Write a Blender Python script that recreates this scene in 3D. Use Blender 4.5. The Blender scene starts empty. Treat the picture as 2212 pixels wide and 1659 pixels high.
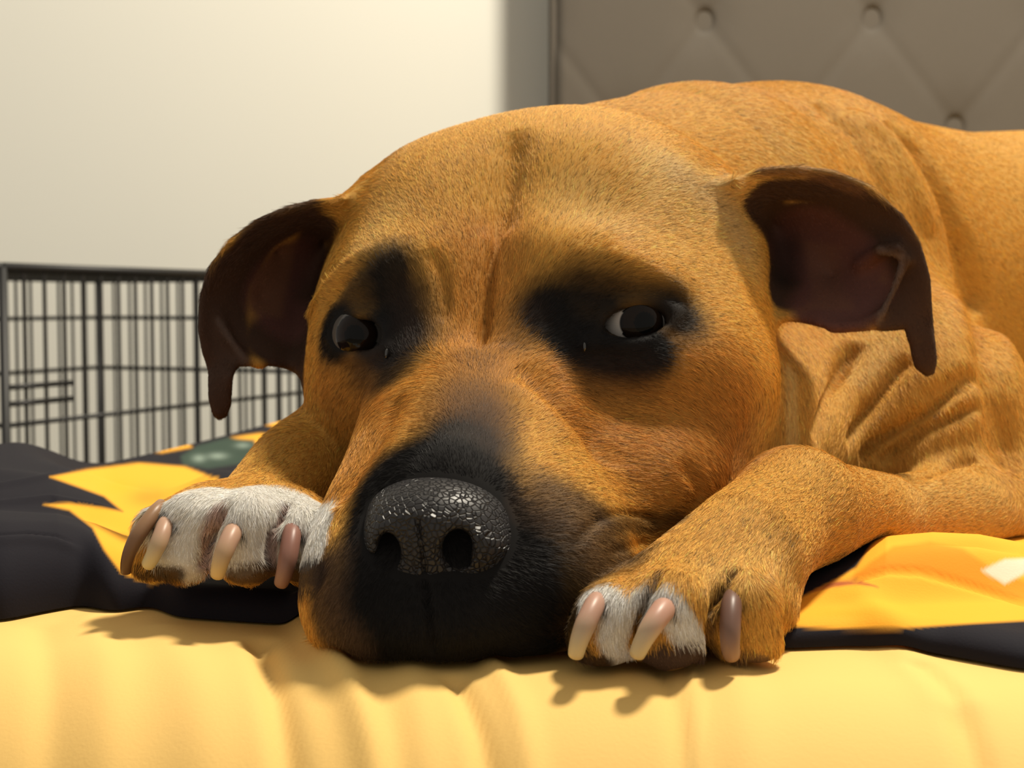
import bpy, bmesh, math, random, time
import numpy as np
from mathutils import Vector, Matrix

# ------------------------------------------------------------------ camera, world, light
random.seed(7)
rng = np.random.default_rng(7)
SC = bpy.context.scene
COL = SC.collection
F = 3000.0                       # focal length in pixels of the 2212 x 1659 frame
W, H = 2212.0, 1659.0
PITCH = math.radians(3.32)
CAM = np.array([0.0, 0.0, 0.65])
FWD = np.array([0.0, math.cos(PITCH), -math.sin(PITCH)])
UPV = np.array([0.0, math.sin(PITCH), math.cos(PITCH)])
BED = 0.554

cam_data = bpy.data.cameras.new('camera')
cam = bpy.data.objects.new('camera', cam_data)
COL.objects.link(cam)
cam.location = CAM
cam.rotation_euler = (math.radians(90) - PITCH, 0, 0)
cam_data.sensor_width = 36.0
cam_data.lens = 36.0 * F / W
cam_data.clip_start = 0.02
cam_data.dof.use_dof = True
cam_data.dof.focus_distance = 0.415
cam_data.dof.aperture_fstop = 22.0
SC.camera = cam

world = bpy.data.worlds.new('room_ambient')
SC.world = world
world.use_nodes = True
bg = world.node_tree.nodes['Background']
bg.inputs['Color'].default_value = (1.0, 0.93, 0.82, 1)
bg.inputs['Strength'].default_value = 0.47

lamp = bpy.data.lights.new('ceiling_lamp_light', 'POINT')
lamp.shadow_soft_size = 0.13
lamp.energy = 245
lamp.color = (1.0, 0.905, 0.745)
lamp_o = bpy.data.objects.new('ceiling_lamp_light', lamp)
COL.objects.link(lamp_o)
lamp_o.location = (0.66, 0.98, 2.45)

SC.view_settings.view_transform = 'Standard'
SC.view_settings.look = 'None'
SC.view_settings.gamma = 1.0
SC.view_settings.use_curve_mapping = False
SC.view_settings.exposure = 0.0

# ------------------------------------------------------------------ helpers
def q2w(q):
    q = np.asarray(q, float)
    return CAM + q[..., 0:1] * np.array([1.0, 0, 0]) + q[..., 1:2] * FWD + q[..., 2:3] * UPV
def w2q(w):
    d = np.asarray(w, float) - CAM
    return np.stack([d[..., 0], d @ FWD, d @ UPV], -1)
def Q(px, py, D):
    """pixel + depth -> point in the camera-aligned modelling frame (right, forward, up)"""
    return np.array([(px - W / 2) / F * D, D, -(py - H / 2) / F * D])
def WP(px, py, D):
    return q2w(Q(px, py, D))
def on_plane(px, py, z):
    r = q2w(Q(px, py, 1.0)) - CAM
    return CAM + r * ((z - CAM[2]) / r[2])
def q2px(q):
    return q[..., 0] / q[..., 1] * F + W / 2, -q[..., 2] / q[..., 1] * F + H / 2

def tag(o, label=None, cat=None, group=None, kind=None):
    if label: o['label'] = label
    if cat: o['category'] = cat
    if group: o['group'] = group
    if kind: o['kind'] = kind
    return o
def empty(name, loc=(0, 0, 0), parent=None):
    o = bpy.data.objects.new(name, None)
    COL.objects.link(o)
    o.location = loc
    o.empty_display_size = 0.05
    return o
def link(name, me, mat=None, parent=None, smooth=True):
    o = bpy.data.objects.new(name, me)
    COL.objects.link(o)
    if mat is not None and not me.materials:
        me.materials.append(mat)
    if smooth:
        me.polygons.foreach_set('use_smooth', np.ones(len(me.polygons), bool))
    if parent is not None:
        o.parent = parent
        pl = Vector(parent.location)
        p = parent.parent
        while p is not None:
            pl += Vector(p.location); p = p.parent
        o.location = -pl
    return o
def mesh_np(name, V, Fq):
    me = bpy.data.meshes.new(name)
    V = np.ascontiguousarray(V, np.float32)
    Fq = np.ascontiguousarray(Fq, np.int32)
    n = Fq.shape[1]
    me.vertices.add(len(V)); me.vertices.foreach_set('co', V.ravel())
    me.loops.add(Fq.size); me.loops.foreach_set('vertex_index', Fq.ravel())
    me.polygons.add(len(Fq))
    me.polygons.foreach_set('loop_start', np.arange(0, Fq.size, n, dtype=np.int32))
    me.update(calc_edges=True)
    me.validate()
    return me
def grid_mesh(name, P):
    """P: (nu, nv, 3) array of points -> quad mesh"""
    nu, nv = P.shape[:2]
    i = np.arange(nu * nv).reshape(nu, nv)
    q = np.stack([i[:-1, :-1], i[1:, :-1], i[1:, 1:], i[:-1, 1:]], -1).reshape(-1, 4)
    return mesh_np(name, P.reshape(-1, 3), q)
def set_color(me, C, name='col'):
    a = me.attributes.new(name, 'FLOAT_COLOR', 'POINT')
    c = np.ones((len(C), 4), np.float32); c[:, :3] = C
    a.data.foreach_set('color', c.ravel())
def box_mesh(name, x0, x1, y0, y1, z0, z1, bev=0.0):
    bm = bmesh.new()
    bmesh.ops.create_cube(bm, size=1.0)
    for v in bm.verts:
        v.co = ((x0 + x1) / 2 + v.co.x * (x1 - x0), (y0 + y1) / 2 + v.co.y * (y1 - y0), (z0 + z1) / 2 + v.co.z * (z1 - z0))
    if bev:
        bmesh.ops.bevel(bm, geom=bm.edges[:], offset=bev, segments=3, affect='EDGES', profile=0.5)
    me = bpy.data.meshes.new(name)
    bm.to_mesh(me); bm.free()
    return me
def tube_np(pts, rad, n=8, ref=None):
    pts = np.asarray(pts, float); rad = np.broadcast_to(np.asarray(rad, float), (len(pts),))
    T = np.gradient(pts, axis=0); T /= np.linalg.norm(T, axis=1, keepdims=True)
    if ref is None: ref = np.array([0.0, 0, 1]) if abs(T[0][2]) < 0.9 else np.array([1.0, 0, 0])
    V = []
    for p, t, r in zip(pts, T, rad):
        a = np.cross(t, ref); a /= np.linalg.norm(a); b = np.cross(t, a)
        th = np.arange(n) / n * 2 * math.pi
        V.append(p + r * (np.cos(th)[:, None] * a + np.sin(th)[:, None] * b))
    V = np.concatenate(V)
    m = len(pts)
    Fq = []
    for i in range(m - 1):
        for j in range(n):
            Fq.append((i * n + j, i * n + (j + 1) % n, (i + 1) * n + (j + 1) % n, (i + 1) * n + j))
    return V, np.array(Fq), n, m
def tube_mesh(name, pts, rad, n=8):
    V, Fq, n, m = tube_np(pts, rad, n)
    me = bpy.data.meshes.new(name)
    faces = [tuple(f) for f in Fq] + [tuple(range(n))[::-1], tuple(range((m - 1) * n, m * n))]
    me.from_pydata([tuple(v) for v in V], [], faces)
    me.update()
    return me
def srgb(r, g, b):
    c = np.array([r, g, b]) / 255.0
    return np.where(c <= 0.04045, c / 12.92, ((c + 0.055) / 1.055) ** 2.4)

# ------------------------------------------------------------------ materials
def new_mat(name, color=(0.5, 0.5, 0.5), rough=0.6, spec=0.3, attr=None):
    m = bpy.data.materials.new(name)
    m.use_nodes = True
    nt = m.node_tree
    b = nt.nodes['Principled BSDF']
    b.inputs['Base Color'].default_value = (*color, 1)
    b.inputs['Roughness'].default_value = rough
    b.inputs['Specular IOR Level'].default_value = spec
    if attr:
        a = nt.nodes.new('ShaderNodeAttribute'); a.attribute_name = attr
        nt.links.new(a.outputs['Color'], b.inputs['Base Color'])
    return m
def noise_bump(m, scale, strength, dist, detail=3.0, stretch=None, colvar=0.0, coord='Object'):
    nt = m.node_tree
    b = nt.nodes['Principled BSDF']
    tc = nt.nodes.new('ShaderNodeTexCoord')
    mp = nt.nodes.new('ShaderNodeMapping')
    if stretch: mp.inputs['Scale'].default_value = stretch
    n = nt.nodes.new('ShaderNodeTexNoise')
    n.inputs['Scale'].default_value = scale
    n.inputs['Detail'].default_value = detail
    bp = nt.nodes.new('ShaderNodeBump')
    bp.inputs['Strength'].default_value = strength
    bp.inputs['Distance'].default_value = dist
    nt.links.new(tc.outputs[coord], mp.inputs['Vector'])
    nt.links.new(mp.outputs['Vector'], n.inputs['Vector'])
    nt.links.new(n.outputs['Fac'], bp.inputs['Height'])
    nt.links.new(bp.outputs['Normal'], b.inputs['Normal'])
    if colvar:
        hs = nt.nodes.new('ShaderNodeHueSaturation')
        mr = nt.nodes.new('ShaderNodeMapRange')
        mr.inputs['To Min'].default_value = 1 - colvar
        mr.inputs['To Max'].default_value = 1 + colvar
        nt.links.new(n.outputs['Fac'], mr.inputs['Value'])
        nt.links.new(mr.outputs['Result'], hs.inputs['Value'])
        if b.inputs['Base Color'].links:
            nt.links.new(b.inputs['Base Color'].links[0].from_socket, hs.inputs['Color'])
        else:
            hs.inputs['Color'].default_value = b.inputs['Base Color'].default_value
        nt.links.new(hs.outputs['Color'], b.inputs['Base Color'])
    return m

M_wall = noise_bump(new_mat('cream_wall_paint', (0.75, 0.75, 0.69), 0.85, 0.1), 140, 0.03, 0.0005)
M_floor = noise_bump(new_mat('beige_carpet', (0.42, 0.36, 0.28), 0.95, 0.05), 300, 0.6, 0.004, colvar=0.15)
M_head = noise_bump(new_mat('taupe_grey_upholstery', (0.112, 0.099, 0.083), 0.9, 0.1), 500, 0.35, 0.001, colvar=0.10)
M_wood = noise_bump(new_mat('dark_wood', (0.10, 0.06, 0.035), 0.5, 0.3), 12, 0.1, 0.001, stretch=(1, 12, 1), colvar=0.3)
M_wire = new_mat('black_wire', (0.018, 0.018, 0.018), 0.45, 0.4)
M_sheet = noise_bump(new_mat('golden_yellow_cotton_sheet', (0.83, 0.54, 0.175), 0.8, 0.12), 900, 0.12, 0.0006)
M_core = new_mat('white_mattress_ticking', (0.75, 0.72, 0.65), 0.9, 0.1)
M_blanket = noise_bump(new_mat('sunflower_print_cotton', rough=0.8, spec=0.12, attr='col'), 1200, 0.15, 0.0005)

# ------------------------------------------------------------------ setting
WALL_D = 2.45
wall = link('wall_back', box_mesh('wall_back', -2.6, 2.8, WALL_D, WALL_D + 0.1, 0, 2.6), M_wall, smooth=False)
tag(wall, 'plain cream painted wall behind the headboard and the crate', 'wall', kind='structure')
fl = link('floor', box_mesh('floor', -2.6, 2.8, -1.6, WALL_D, -0.05, 0), M_floor, smooth=False)
tag(fl, 'beige carpeted bedroom floor', 'floor', kind='structure')

# ------------------------------------------------------------------ distance-field toolkit (used for the dog)
class Prim:
    pass
def E(px, py, D, rx, ry, rd, k=None, rot=0.0, yaw=0.0):
    p = Prim(); p.t = 'e'
    s = D / F
    p.c = Q(px, py, D); p.r = np.array([rx * s, rd, ry * s])
    a = math.radians(rot); y = math.radians(yaw)
    Rz = np.array([[math.cos(a), 0, -math.sin(a)], [0, 1, 0], [math.sin(a), 0, math.cos(a)]])
    Ry = np.array([[math.cos(y), -math.sin(y), 0], [math.sin(y), math.cos(y), 0], [0, 0, 1]])
    p.R = Rz @ Ry if (rot or yaw) else None
    p.bc = p.c; p.br = float(max(p.r)); p.k = k
    return p
def C(pts, k=None):
    """round-cone chain; pts = [(px, py, D, r_px), ...]"""
    p = Prim(); p.t = 'c'
    p.p = np.array([Q(a[0], a[1], a[2]) for a in pts]); p.rr = np.array([a[3] * a[2] / F for a in pts])
    p.bc = p.p.mean(0); p.br = float(np.max(np.linalg.norm(p.p - p.bc, axis=1) + p.rr)); p.k = k
    return p
def prim_d(p, X):
    if p.t == 'e':
        v = X - p.c
        if p.R is not None: v = v @ p.R
        k0 = np.linalg.norm(v / p.r, axis=1); k1 = np.linalg.norm(v / (p.r ** 2), axis=1)
        return k0 * (k0 - 1.0) / np.maximum(k1, 1e-6)
    if p.t == 'f':
        return p.f(X)
    d = np.full(len(X), 1e3)
    for i in range(len(p.p) - 1):
        a, b = p.p[i], p.p[i + 1]
        ab = b - a
        t = np.clip(((X - a) @ ab) / max(ab @ ab, 1e-12), 0, 1)
        dd = np.linalg.norm(X - a - t[:, None] * ab, axis=1) - (p.rr[i] + t * (p.rr[i + 1] - p.rr[i]))
        d = np.minimum(d, dd)
    return d
def smin(a, b, k):
    h = np.maximum(k - np.abs(a - b), 0.0) / k
    return np.minimum(a, b) - h * h * k * 0.25
def smax(a, b, k):
    return -smin(-a, -b, k)
MARGIN = 0.035
def near_ix(X, c, R):
    i = np.nonzero(np.abs(X[:, 0] - c[0]) < R)[0]
    if len(i): i = i[np.abs(X[i, 1] - c[1]) < R]
    if len(i): i = i[np.abs(X[i, 2] - c[2]) < R]
    return i
def eval_group(g, X):
    prims, k0 = g
    d = np.full(len(X), 0.5)
    for p in prims:
        idx = near_ix(X, p.bc, p.br + MARGIN)
        if len(idx) == 0: continue
        dd = prim_d(p, X[idx])
        d[idx] = smin(d[idx], dd, p.k or k0)
    return d
def polyline_dist(P, X, R):
    lo_, hi_ = P.min(0) - R, P.max(0) + R
    c = (lo_ + hi_) / 2
    idx = np.nonzero((X[:, 0] > lo_[0]) & (X[:, 0] < hi_[0]) & (X[:, 2] > lo_[2]) & (X[:, 2] < hi_[2]) & (X[:, 1] > lo_[1]) & (X[:, 1] < hi_[1]))[0]
    if len(idx) == 0: return idx, None, None
    Y = X[idx]
    best = np.full(len(Y), 1e3); tt = np.zeros(len(Y))
    n = len(P) - 1
    for i in range(n):
        a, ab = P[i], P[i + 1] - P[i]
        t = np.clip(((Y - a) @ ab) / max(ab @ ab, 1e-12), 0, 1)
        d = np.linalg.norm(Y - a - t[:, None] * ab, axis=1)
        m = d < best
        best[m] = d[m]; tt[m] = (i + t[m]) / n
    return idx, best, tt
def lateral_dist(P, N, X, R):
    """like polyline_dist, but measured across the skin: the part of the offset along the skin normal is left out"""
    idx, best, tt = polyline_dist(P, X, R)
    if len(idx) == 0: return idx, None, None
    n = len(P) - 1
    s = tt * n; i = np.minimum(s.astype(int), n - 1); f = (s - i)[:, None]
    c = P[i] * (1 - f) + P[i + 1] * f
    nn = N[i] * (1 - f) + N[i + 1] * f
    nn /= np.maximum(np.linalg.norm(nn, axis=1, keepdims=True), 1e-9)
    v = X[idx] - c
    vn_ = (v * nn).sum(1, keepdims=True)
    v = v - nn * vn_
    return idx, np.linalg.norm(v, axis=1) + np.maximum(np.abs(vn_[:, 0]) - .007, 0) * 4, tt
def raymarch(f, pix):
    """first hit of the field f along each pixel's ray, in the modelling frame"""
    pix = np.asarray(pix, float)
    r = np.stack([(pix[:, 0] - W / 2) / F, np.ones(len(pix)), -(pix[:, 1] - H / 2) / F], -1)
    ln = np.linalg.norm(r, axis=1)
    D = np.full(len(pix), 0.30)
    for _ in range(90):
        d = f(r * D[:, None])
        D = D + np.clip(d, -0.02, 0.03) * 0.8 / ln
        D = np.minimum(D, 1.5)
    return r * D[:, None]
def surface_nets(f, lo, hi, h, cb=6):
    lo = np.asarray(lo, float)
    n = np.ceil((np.asarray(hi) - lo) / (h * cb)).astype(int)
    # coarse pass on block centres
    ax = [lo[i] + (np.arange(n[i]) + 0.5) * h * cb for i in range(3)]
    G = np.stack(np.meshgrid(*ax, indexing='ij'), -1).reshape(-1, 3)
    fc = f(G).reshape(n)
    N = n * cb
    A = np.where(fc > 0, 1.0, -1.0).astype(np.float32).repeat(cb, 0).repeat(cb, 1).repeat(cb, 2)
    act = np.argwhere(np.abs(fc) < h * cb * 1.45)
    loc = np.stack(np.meshgrid(*[np.arange(cb)] * 3, indexing='ij'), -1).reshape(-1, 3)
    for s in range(0, len(act), 4000):
        ijk = (act[s:s + 4000, None, :] * cb + loc[None]).reshape(-1, 3)
        A[ijk[:, 0], ijk[:, 1], ijk[:, 2]] = f(lo + (ijk + 0.5) * h)
    S = (A < 0)
    cnt = np.zeros(tuple(N - 1), np.uint8)
    for a in (0, 1):
        for b in (0, 1):
            for c in (0, 1):
                cnt += S[a:N[0] - 1 + a, b:N[1] - 1 + b, c:N[2] - 1 + c]
    cells = np.argwhere((cnt > 0) & (cnt < 8))
    vid = np.full(tuple(N - 1), -1, np.int32)
    vid[cells[:, 0], cells[:, 1], cells[:, 2]] = np.arange(len(cells))
    acc = np.zeros((len(cells), 3)); num = np.zeros(len(cells))
    corners = [(a, b, c) for a in (0, 1) for b in (0, 1) for c in (0, 1)]
    for ca in corners:
        for ax_ in range(3):
            if ca[ax_]: continue
            cb_ = list(ca); cb_[ax_] = 1
            va = A[cells[:, 0] + ca[0], cells[:, 1] + ca[1], cells[:, 2] + ca[2]]
            vb = A[cells[:, 0] + cb_[0], cells[:, 1] + cb_[1], cells[:, 2] + cb_[2]]
            m = (va < 0) != (vb < 0)
            t = np.where(m, va / np.where(m, va - vb, 1), 0)
            p = np.tile(np.array(ca, float), (len(cells), 1)); p[:, ax_] = t
            acc[m] += p[m]; num[m] += 1
    V = lo + (cells + acc / num[:, None] + 0.5) * h
    quads = []
    for ax_ in range(3):
        o1, o2 = [(1, 2), (2, 0), (0, 1)][ax_]
        sl0 = [slice(1, N[i] - 1) for i in range(3)]; sl1 = [slice(1, N[i] - 1) for i in range(3)]
        sl0[ax_] = slice(0, N[ax_] - 1); sl1[ax_] = slice(1, N[ax_])
        s0, s1 = S[tuple(sl0)], S[tuple(sl1)]
        e = np.argwhere(s0 != s1)
        flip = s0[e[:, 0], e[:, 1], e[:, 2]]
        e = e + np.array([0 if i == ax_ else 1 for i in range(3)])
        d1 = np.zeros(3, int); d1[o1] = 1; d2 = np.zeros(3, int); d2[o2] = 1
        g = lambda x: vid[x[:, 0], x[:, 1], x[:, 2]]
        a, b, c, d = g(e - d1 - d2), g(e - d2), g(e), g(e - d1)
        q = np.stack([a, b, c, d], -1)
        q[~flip] = q[~flip][:, ::-1]
        quads.append(q)
    Qd = np.concatenate(quads)
    Qd = Qd[(Qd >= 0).all(1)]
    return V, Qd
def grad(f, X, d0, e=4e-4):
    return np.stack([(f(X + np.eye(3)[i] * e) - d0) / e for i in range(3)], -1)

def sst(t):
    t = np.clip(t, 0, 1); return t * t * (3 - 2 * t)
def bump(x, c, w): return np.exp(-((x - c) / w) ** 2)
def rbf_fit(pts, vals):
    pts = np.asarray(pts, float) / 100.0
    r = np.linalg.norm(pts[:, None] - pts[None], axis=-1)
    n = len(pts)
    A = np.zeros((n + 3, n + 3)); A[:n, :n] = r + np.eye(n) * 0.05
    A[:n, n] = 1; A[:n, n + 1:] = pts; A[n, :n] = 1; A[n + 1:, :n] = pts.T
    w = np.linalg.solve(A, np.concatenate([vals, np.zeros(3)]))
    def f(x, y):
        X = np.stack([x, y], -1) / 100.0
        rr = np.linalg.norm(X[:, None] - pts[None], axis=-1)
        return rr @ w[:n] + w[n] + X @ w[n + 1:]
    return f
def poly_sd(P, x, y):
    P = np.asarray(P, float)
    d = np.full(len(x), 1e9); inside = np.zeros(len(x), bool)
    for i in range(len(P)):
        a, b = P[i], P[(i + 1) % len(P)]
        ab = b - a
        t = np.clip(((x - a[0]) * ab[0] + (y - a[1]) * ab[1]) / max(ab @ ab, 1e-9), 0, 1)
        d = np.minimum(d, np.hypot(x - a[0] - t * ab[0], y - a[1] - t * ab[1]))
        c = (a[1] > y) != (b[1] > y)
        with np.errstate(divide='ignore', invalid='ignore'):
            xi = a[0] + (y - a[1]) / (b[1] - a[1]) * ab[0] if b[1] != a[1] else np.full(len(x), -1e9)
        inside ^= c & (x < xi)
    return np.where(inside, -d, d)

# ------------------------------------------------------------------ bed: frame, headboard, mattress
BA = math.radians(10)
BU = np.array([math.cos(BA), -math.sin(BA)]); BV = np.array([math.sin(BA), math.cos(BA)])
U0, V0 = -0.378, 0.289           # left side and front face of the mattress, in bed axes
RND, VFLAT = 0.072, 0.361
def bed_uv(x, y):
    return x * BU[0] + y * BU[1], x * BV[0] + y * BV[1]
def bed_xy(u, v):
    return u * BU[0] + v * BV[0], u * BU[1] + v * BV[1]
SHEET_FOLDS = [  # (pixel polyline on the sheet, width px, height px): + ridge, - valley
    ([(560, 1440), (590, 1520), (640, 1640)], 30, -20), ([(655, 1400), (720, 1490), (800, 1600), (840, 1680)], 34, 20),
    ([(985, 1530), (1035, 1590), (1075, 1660)], 24, -18), ([(1060, 1500), (1120, 1580), (1160, 1660)], 30, 12),
    ([(200, 1400), (230, 1500), (225, 1640)], 50, 8), ([(90, 1420), (110, 1520), (100, 1650)], 40, -8),
    ([(360, 1420), (420, 1540), (450, 1650)], 60, 8),
    ([(1990, 1520), (2050, 1580), (2110, 1660)], 30, -14), ([(1860, 1430), (1960, 1500), (2060, 1590)], 50, 9),
    ([(1415, 1500), (1455, 1570), (1480, 1660)], 22, -7), ([(1480, 1470), (1500, 1560), (1510, 1660)], 8, 6),
    ([(1560, 1480), (1600, 1570), (1620, 1660)], 50, 7), ([(880, 1470), (900, 1560), (930, 1660)], 40, 8)]
def seg_dist2(P, x, y):
    d = np.full(np.shape(x), 1e3)
    for i in range(len(P) - 1):
        a, ab = P[i], P[i + 1] - P[i]
        t = np.clip(((x - a[0]) * ab[0] + (y - a[1]) * ab[1]) / max(ab @ ab, 1e-12), 0, 1)
        d = np.minimum(d, np.hypot(x - a[0] - t * ab[0], y - a[1] - t * ab[1]))
    return d
_folds = []
for pl, w_, h_ in SHEET_FOLDS:
    pw = np.array([on_plane(a, b, BED - 0.010)[:2] for a, b in pl])
    s_ = pw[:, 1].mean() / F
    _folds.append((pw, w_ * s_, h_ * s_ * 1.6))
def zbed(x, y, folds=True):
    u, v = bed_uv(x, y)
    t = np.clip((VFLAT - v) / RND, 0, 1)
    z = BED - RND * (1 - np.sqrt(np.maximum(1 - t * t, 0)))
    z = z - 0.004 * np.exp(-(((x + 0.02) / 0.10) ** 2 + ((y - 0.44) / 0.08) ** 2))
    if folds:
        for pw, w_, h_ in _folds:
            z = z + h_ * np.exp(-(seg_dist2(pw, x, y) / w_) ** 2)
    return z

bed = empty('bed', (0.33, 1.2, 0.0))
tag(bed, 'bed with a taupe grey button tufted headboard against the cream wall', 'bed')
def bed_box(name, u0, u1, v0, v1, z0, z1, mat, bev=0.008):
    me = box_mesh(name, u0, u1, v0, v1, z0, z1, bev)
    for v in me.vertices:
        x, y = bed_xy(v.co.x, v.co.y); v.co.x = x; v.co.y = y
    return link(name, me, mat, bed, smooth=False)
U1, V1 = 1.05, 2.10
bed_box('bed_base', U0 + .01, U1 - .01, V0 + .03, V1, .12, .30, M_head)
for uu in (U0 + .06, U1 - .06):
    for vv in (V0 + .08, V1 - .08):
        bed_box('leg', uu - .03, uu + .03, vv - .03, vv + .03, 0, .12, M_wood)
# headboard: a padded slab with diamond tufting
HD = 2.24
hb_a = math.radians(4)
hx0 = (1187 - W / 2) / F * HD
def hb_point(s, z, out):          # s metres along the board from its left end
    return np.array([hx0 + s * math.cos(hb_a) - out * math.sin(hb_a), HD + .01 - s * math.sin(hb_a) - out * math.cos(hb_a), z])
cell = 352 / F * HD
hb_w, hb_z0, hb_z1 = 1.45, 0.30, 1.42
zrow = q2w(Q(1525, 52, HD))[2]
s_first = (1525 - 1187) / F * HD
ns, nz = 420, 330
S_, Z_ = np.meshgrid(np.linspace(0, hb_w, ns), np.linspace(hb_z0, hb_z1, nz), indexing='ij')
a_ = (S_ - s_first) / cell; b_ = (Z_ - zrow) / (2 * 0.172)
p_ = a_ + b_; r_ = a_ - b_
fp = np.abs(p_ - np.round(p_)); fr = np.abs(r_ - np.round(r_))
btn = np.hypot(fp, fr)
ins = np.minimum(np.minimum(S_, hb_w - S_), hb_z1 - Z_)
depth = 0.085 - 0.034 * np.exp(-(btn / .048) ** 2) - 0.0018 * (np.exp(-(fp / .05) ** 2) + np.exp(-(fr / .05) ** 2)) - 0.010 * np.exp(-(btn / .20) ** 2)
rim = np.clip(ins / .03, 0, 1)
depth = depth * np.sqrt(np.clip(1 - (1 - rim) ** 2, 0, 1)) + .0
Phb = hx0 + 0 * S_
Phb = np.stack([hx0 + S_ * math.cos(hb_a) - depth * math.sin(hb_a), HD + .01 - S_ * math.sin(hb_a) - depth * math.cos(hb_a) + .085, Z_], -1)
hb = link('headboard', grid_mesh('headboard', Phb), M_head, bed)
hb['label'] = 'taupe grey fabric headboard with deep diamond tufts'
back = box_mesh('headboard_frame', 0, hb_w, -.09, -.02, 0.0, hb_z1 - .002, .004)
for v in back.vertices:
    p = hb_point(v.co.x, v.co.z, v.co.y + .005); v.co = p
link('headboard_frame', back, M_head, bed, smooth=False)
bm = bmesh.new(); bmesh.ops.create_uvsphere(bm, u_segments=12, v_segments=8, radius=.006)
for v in bm.verts: v.co.y *= 0.5
bt = bpy.data.meshes.new('button'); bm.to_mesh(bt); bm.free(); bt.materials.append(M_head)
for i in range(-2, 9):
    for j in range(-3, 4):
        for half in (0, 1):
            s = s_first + (i + half * .5) * cell; z = zrow + (j + half * .5) * 2 * .172
            if .05 < s < hb_w - .05 and hb_z0 + .05 < z < hb_z1 - .05:
                o = bpy.data.objects.new('button', bt); COL.objects.link(o); o.parent = hb
                o.location = hb_point(s, z, -.050)
# mattress and sheet
mat_root = empty('mattress', (0.33, 1.2, 0.30))
tag(mat_root, 'mattress wrapped in a golden yellow fitted sheet with soft creases', 'mattress')
core = box_mesh('mattress_core', U0 + .02, U1 - .02, V0 + .03, V1 - .02, .302, BED - .05, .02)
for v in core.vertices:
    x, y = bed_xy(v.co.x, v.co.y); v.co.x = x; v.co.y = y
link('mattress_core', core, M_core, mat_root)
us = np.unique(np.concatenate([np.linspace(U0, -.30, 16), np.linspace(-.30, .32, 330), np.linspace(.32, U1, 30)]))
tv = np.concatenate([np.linspace(0, .19, 130), np.linspace(.195, V1 - V0, 60)])   # run from the front face backwards
Ug, Vg = np.meshgrid(us, V0 + tv, indexing='ij')
X_, Y_ = bed_xy(Ug, Vg)
Zs = zbed(X_, Y_)
ed = np.minimum(Ug - U0, U1 - Ug)
te = np.clip((.06 - ed) / .06, 0, 1)
Zs = Zs - .06 * (1 - np.sqrt(np.maximum(1 - te * te, 0)))
top = np.stack([X_, Y_, Zs], -1)
# front skirt and side skirts
sk = []
for z in np.linspace(.31, 1, 10)[:-1]:
    f_ = (z - .31) / .69
    row = top[:, 0].copy(); row[:, 2] = .31 + (row[:, 2] - .31) * f_; sk.append(row)
top = np.concatenate([np.stack(sk, 1), top], 1)
def side(col):
    out = []
    for f_ in np.linspace(0, 1, 6)[:-1]:
        c = col.copy(); c[:, 2] = .31 + (c[:, 2] - .31) * f_; out.append(c)
    return np.stack(out, 0)
top = np.concatenate([side(top[0]), top, side(top[-1])[::-1]], 0)
def closed_grid(name, P, bottom):
    nu, nv = P.shape[:2]
    i = np.arange(nu * nv).reshape(nu, nv); j = i + nu * nv
    q = [np.stack([a[:-1, :-1], a[1:, :-1], a[1:, 1:], a[:-1, 1:]], -1).reshape(-1, 4) for a in (i, j)]
    q[1] = q[1][:, ::-1]
    for a, b in ((i[:, 0], j[:, 0]), (j[:, -1], i[:, -1]), (j[0], i[0]), (i[-1], j[-1])):
        q.append(np.stack([b[:-1], b[1:], a[1:], a[:-1]], -1))
    return mesh_np(name, np.concatenate([P.reshape(-1, 3), bottom.reshape(-1, 3)]), np.concatenate(q))
low_ = top.copy(); low_[..., 2] = .3005
link('fitted_sheet', closed_grid('fitted_sheet', top, low_), M_sheet, mat_root)

# ------------------------------------------------------------------ wire dog crate behind the bed
A_ = np.array([*WP(6, 600, 1.40)[:2], 0]); d1 = np.array([.385, .923, 0]); d2 = np.array([-.923, .385, 0])
L1, L2 = .66, .42
ctop = WP(6, 577, 1.40)[2]
crate = empty('dog_crate', tuple(A_))
tag(crate, 'black wire dog crate standing on the floor by the cream wall', 'crate')
def wire(name, pts, r, parent):
    return link(name, tube_mesh(name, pts, r, 6), M_wire, parent)
def crate_panel(p0, p1, nv, name, rows=((.02, .003), (.20, .0024), (.36, .0024), (.526, .0028), (ctop, .0055))):
    p0, p1 = np.asarray(p0), np.asarray(p1)
    pan = empty(name, (0, 0, 0)); pan.parent = crate
    proto = tube_mesh('wire', [(0, 0, .02), (0, 0, ctop)], .0022, 6); proto.materials.append(M_wire)
    for i in range(nv + 1):
        p = p0 + (p1 - p0) * i / nv
        o = bpy.data.objects.new('wire', proto); COL.objects.link(o); o.parent = pan
        o.location = Vector(p) - Vector(A_)
    for z, r in rows:
        o = wire('cross_wire', [p0 + (0, 0, z), p1 + (0, 0, z)], r, crate)
        o.parent = pan; o.location = -Vector(A_)
    return pan
Bc, Cc, Dc = A_ + d1 * L1, A_ + d1 * L1 + d2 * L2, A_ + d2 * L2
crate_panel(A_, Bc, 22, 'side_panel')
FAR = ((.02, .003), (.20, .0024), (.36, .0024), (.550, .0035), (.628, .0035), (ctop, .0055))
crate_panel(Dc, Cc, 22, 'side_panel', FAR)
crate_panel(Bc, Cc, 14, 'end_panel', FAR)
crate_panel(A_, Dc, 14, 'end_panel')
for c in (A_, Bc, Cc, Dc):
    wire('corner_post', [c + (0, 0, .0), c + (0, 0, ctop)], .0048, crate)
for t in np.linspace(0, 1, 20):
    p = A_ + d1 * L1 * t
    wire('roof_wire', [p + (0, 0, ctop), p + d2 * L2 + (0, 0, ctop)], .0022, crate)
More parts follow.
